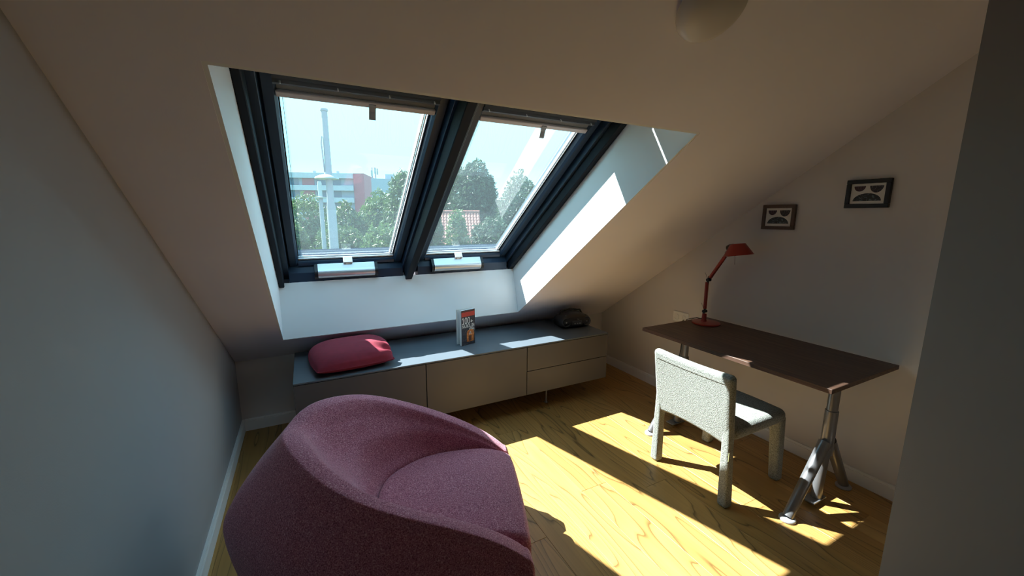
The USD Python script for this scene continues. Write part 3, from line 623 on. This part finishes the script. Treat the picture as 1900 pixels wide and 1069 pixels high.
# ------------------------------------------------------------------ outside
GZ = -8.0
obj('ground', box(-250, 250, 6, 420, GZ - .5, GZ), MAT['grass'], kind='structure', label='grassy ground far below the windows')
def polar(az, D): a = math.radians(az); return np.array([D * math.sin(a), D * math.cos(a)])
def elz(el, D): return CAM[2] + D * math.tan(math.radians(el))

# street pole
P = polar(3.35, 11.5); zt = elz(12.9, 11.5)
po = thing('street_pole', 'tall pale grey street pole seen through the left window', 'pole', (*P, GZ))
ht = zt - GZ; zo = elz(-.2, 11.5) - GZ
obj('shaft', tube([(0, 0, 0), (0, 0, zo + .25), (0, 0, zo + .42), (0, 0, ht - .24)], [.135, .112, .086, .070], 20), MAT['pole_grey'], po, smooth=40)
obj('cap', lathe([(.070, 0), (.074, .02), (.072, .16), (.088, .17), (.092, .20), (.088, .22), (0, .225)], 20, (0, 0, ht - .24)), MAT['pole_grey'], po, smooth=40)
za = elz(9.6, 11.5) - GZ
obj('hook_arm', tube([(-.06, 0, za - .02), (-.10, 0, za + .02), (-.12, 0, za - .15), (-.105, 0, za - .45), (-.09, 0, za - .86)], .016, 8), MAT['pole_grey'], po, smooth=True)
lt_ = obj('lantern', lathe([(.0, .10), (.05, .10), (.06, .05), (.16, .03), (.27, -.02), (.29, -.06), (.25, -.07), (0, -.08)], 28, (-.05, 0, za - .95)), MAT['lantern_white'], po, smooth=40)
P = polar(2.2, 17.0); zt = elz(4.3, 17)
l2 = thing('street_lamp', 'slim park lamp post with flat disc, left of the street pole', 'street lamp', (*P, GZ)); ht = zt - GZ
obj('shaft', tube([(0, 0, 0), (0, 0, ht - .62)], [.10, .075], 16), MAT['pole_grey'], l2, smooth=40)
obj('disc', lathe([(0, 0), (.20, .01), (.21, .04), (.10, .06), (0, .07)], 24, (0, 0, ht - .62)), MAT['lantern_white'], l2, smooth=40)
obj('lantern', tube([(0, 0, ht - .56), (0, 0, ht - .1), (0, 0, ht)], [.07, .08, .06], 12), MAT['lantern_white'], l2, smooth=40)

# apartment block
Pa, Pb = polar(-9, 118), polar(7.45, 106)
ex = (Pb - Pa) / np.linalg.norm(Pb - Pa); L = float(np.linalg.norm(Pb - Pa)); rz = math.atan2(ex[1], ex[0])
ab = thing('apartment_block', 'long pale apartment block with ribbon windows behind the trees', 'building', (*Pa, GZ), rz=rz)
top = elz(5.3, 108) - GZ
obj('wall', box(0, L, .6, 14, 0, top), MAT['facade_grey'], ab)
obj('end_wall', box(L - 2.4, L + .05, .3, 14, 0, top + .2), MAT['facade_red'], ab)
for i in range(4):
    z = top - 1.1 - i * 2.85
    obj('parapet', box(-.1, L - 2.4, -.35, .7, z, z + 1.2), MAT['concrete'], ab)
    for j, x in enumerate(np.arange(.6, L - 5, 3.2)):
        if j % 4 == 2: obj('wall_panel', box(x + .2, x + 2.9, .45, .65, z - 1.6, z - .03), MAT['facade_red'], ab)
        else: obj('window', box(x + .15, x + 2.5, .5, .66, z - 1.55, z - .05), MAT['window_dark'], ab)
for x in (2, 8, 15, 21.5, 27): obj('chimney', box(x, x + .5, 4, 4.6, top - .1, top + 1.0), MAT['concrete'], ab)
P = polar(9.3, 96); z = elz(4.9, 96)
an = thing('roof_block', 'small distant rooftop with telephone masts between the trees', 'building', (*P, GZ), rz=-.15)
obj('wall', box(-1.5, 3.6, 0, 6, 0, z - GZ), MAT['facade_grey'], an); obj('stair_head', box(1.5, 3.4, 1, 4, z - GZ - .1, z - GZ + 1.1), MAT['concrete'], an)
for x in (-1.2, -.5): obj('mast', tube([(x, 1, z - GZ - .1), (x, 1, z - GZ + 2.4)], .12, 8), MAT['pole_grey'], an)
for x, h in ((-1.45, 1.3), (-.75, 1.9), (-.25, 1.7)): obj('antenna', box(x, x + .3, .8, 1.0, z - GZ + h - .8, z - GZ + h + .5), MAT['pole_grey'], an)

# red tiled house
hs = thing('tiled_house', 'house with red tiled roof low in the right window', 'house', (*polar(17.4, 28.0), GZ), rz=-.31)
zr, ze = elz(.6, 28) - GZ, elz(-6.0, 25) - GZ
obj('wall', box(-2.4, 2.4, -2.6, 2.6, 0, ze - .05), MAT['house_wall'], hs)
def roof(sy):
    rows, out = 16, []
    for i in range(rows):
        t0, t1 = i / rows, (i + 1.08) / rows
        for j in range(26):
            x = -2.6 + j * 5.2 / 26; w = 5.2 / 26 * .94
            y0, y1 = sy * 3.1 * (1 - t0), sy * 3.1 * (1 - t1); z0, z1 = ze - .1 + (zr - ze + .1) * t0, ze - .1 + (zr - ze + .1) * t1
            out.append(hull([(x, y0, z0 + .03), (x + w, y0, z0 + .03), (x + w / 2, y0, z0 + .09), (x, y1, z1 - .01), (x + w, y1, z1 - .01), (x + w / 2, y1, z1 + .05), (x, y0, z0 - .05), (x + w, y0, z0 - .05)]))
    return cat(out)
keys(obj('roof_tiles', roof(-1), MAT['roof_tile'], hs), kind='stuff')
obj('roof', prism([(-3.0, ze - .12), (0, zr - .03), (3.0, ze - .12)], -2.5, 2.5), MAT['roof_tile'], hs)
obj('ridge', tube([(-2.6, 0, zr + .02), (2.6, 0, zr + .02)], .11, 10), MAT['roof_tile'], hs)

# trees
def tree(name, label, az, D, el, rx, rzz, leafm, nleaf, size, seed, blobs=9):
    rng = np.random.default_rng(seed); P = polar(az, D); top = elz(el, D); c = np.array([0, 0, top - rzz])
    t = thing(name, label, 'tree', (*P, GZ))
    B = [(c, np.array([rx * .80, rx * .80, rzz * .86]))]
    for _ in range(blobs):
        d = rng.normal(size=3); d /= np.linalg.norm(d); d[2] = abs(d[2]) * .9 - .25
        B.append((c + d * [rx * .62, rx * .62, rzz * .60], np.array([1, 1, .85]) * rx * rng.uniform(.30, .48)))
    tot = sum(b[1].prod() ** .667 for b in B); V = []
    for cc, rr in B:
        n = int(nleaf * rr.prod() ** .667 / tot); d = rng.normal(size=(n, 3)); d /= np.linalg.norm(d, axis=1)[:, None]
        V.append(cc + d * rr * (rng.uniform(.80, 1.06, (n, 1)) + .10 * (meshkit.fbm(d * 3 + seed, 3)[:, None] - .5) * 4))
    V = np.vstack(V); n = len(V); a = rng.normal(size=(n, 3)); a[:, 2] -= .3; a /= np.linalg.norm(a, axis=1)[:, None]
    b = np.cross(a, rng.normal(size=(n, 3))); b /= np.linalg.norm(b, axis=1)[:, None]; w = np.cross(a, b); s = size * rng.uniform(.6, 1.3, (n, 1))
    Q = np.stack([V - a * s, V + b * s * .42 + w * s * .10, V + a * s, V - b * s * .42 + w * s * .10], 1).reshape(-1, 3) - [0, 0, GZ]
    i = np.arange(n)[:, None] * 4; F = np.vstack([i + [0, 1, 2], i + [0, 2, 3]])
    keys(obj('foliage', T(Q, F), MAT[leafm], t), kind='stuff')
    core = trimesh.creation.icosphere(3, 1.0)
    h = c[2] - GZ
    tr_ = obj('trunk', tube([(0, 0, 0), (.1, 0, h * .4), (0, .1, h * .8), (0, 0, h)], [.32, .25, .18, .08], 12), MAT['bark'], t, smooth=True)
    for k in range(6):
        d = rng.normal(size=3); d[2] = abs(d[2]) + .4; d /= np.linalg.norm(d)
        obj('branch', tube([(0, 0, h * .62), np.array([0, 0, h * .74]) + d * rx * .3, np.array([0, 0, h * .80]) + d * rx * .72], [.12, .08, .03], 8), MAT['bark'], tr_, smooth=True)
for a in (
    ('light green tree at the left edge of the left window', .2, 42, 3.1, 3.2, 4.6, 'leaf_light', 17000, .18, 11),
    ('green tree right behind the street pole in the left window', 5.0, 27, 2.2, 2.2, 3.8, 'leaf_green', 15000, .16, 12),
    ('broad light green tree right of the street pole', 9.4, 33, 3.7, 2.5, 4.2, 'leaf_light', 17000, .18, 13),
    ('tallest tree at the right side of the left window', 13.4, 22, 7.6, 1.9, 4.6, 'leaf_green', 20000, .15, 14),
    ('low bushy tree in front of the street pole foot', 4.6, 20, -.6, 1.6, 2.4, 'leaf_green', 12000, .12, 15),
    ('low pale tree at the bottom left corner of the left window', -2.3, 22, .4, 1.5, 2.6, 'leaf_light', 13000, .12, 16),
    ('low bush between the street pole and the right edge of the left window', 9.6, 16, -.4, 1.3, 2.0, 'leaf_light', 12000, .10, 20),
    ('tall dark round tree in the middle of the right window', 21.8, 34, 8.3, 2.7, 4.6, 'leaf_deep', 22000, .19, 17),
    ('dark tree at the right side of the right window', 28.6, 30, 6.3, 2.4, 4.4, 'leaf_deep', 16000, .17, 18),
    ('low dark shrub below the tall round tree', 24.4, 23, .6, 1.7, 2.6, 'leaf_deep', 12000, .13, 21),
    ('broad tree standing left of the long apartment block', -11.5, 40, 4.2, 3.6, 5.0, 'leaf_green', 12000, .2, 22),
    ('round tree far to the right of the tiled house', 42.0, 38, 5.0, 3.0, 4.6, 'leaf_green', 12000, .2, 23),
    ('pale young tree in front of the red tiled roof', 19.6, 16, 1.9, .62, 2.2, 'leaf_light', 4500, .09, 19, 6)):
    tree('leafy_tree', *a)
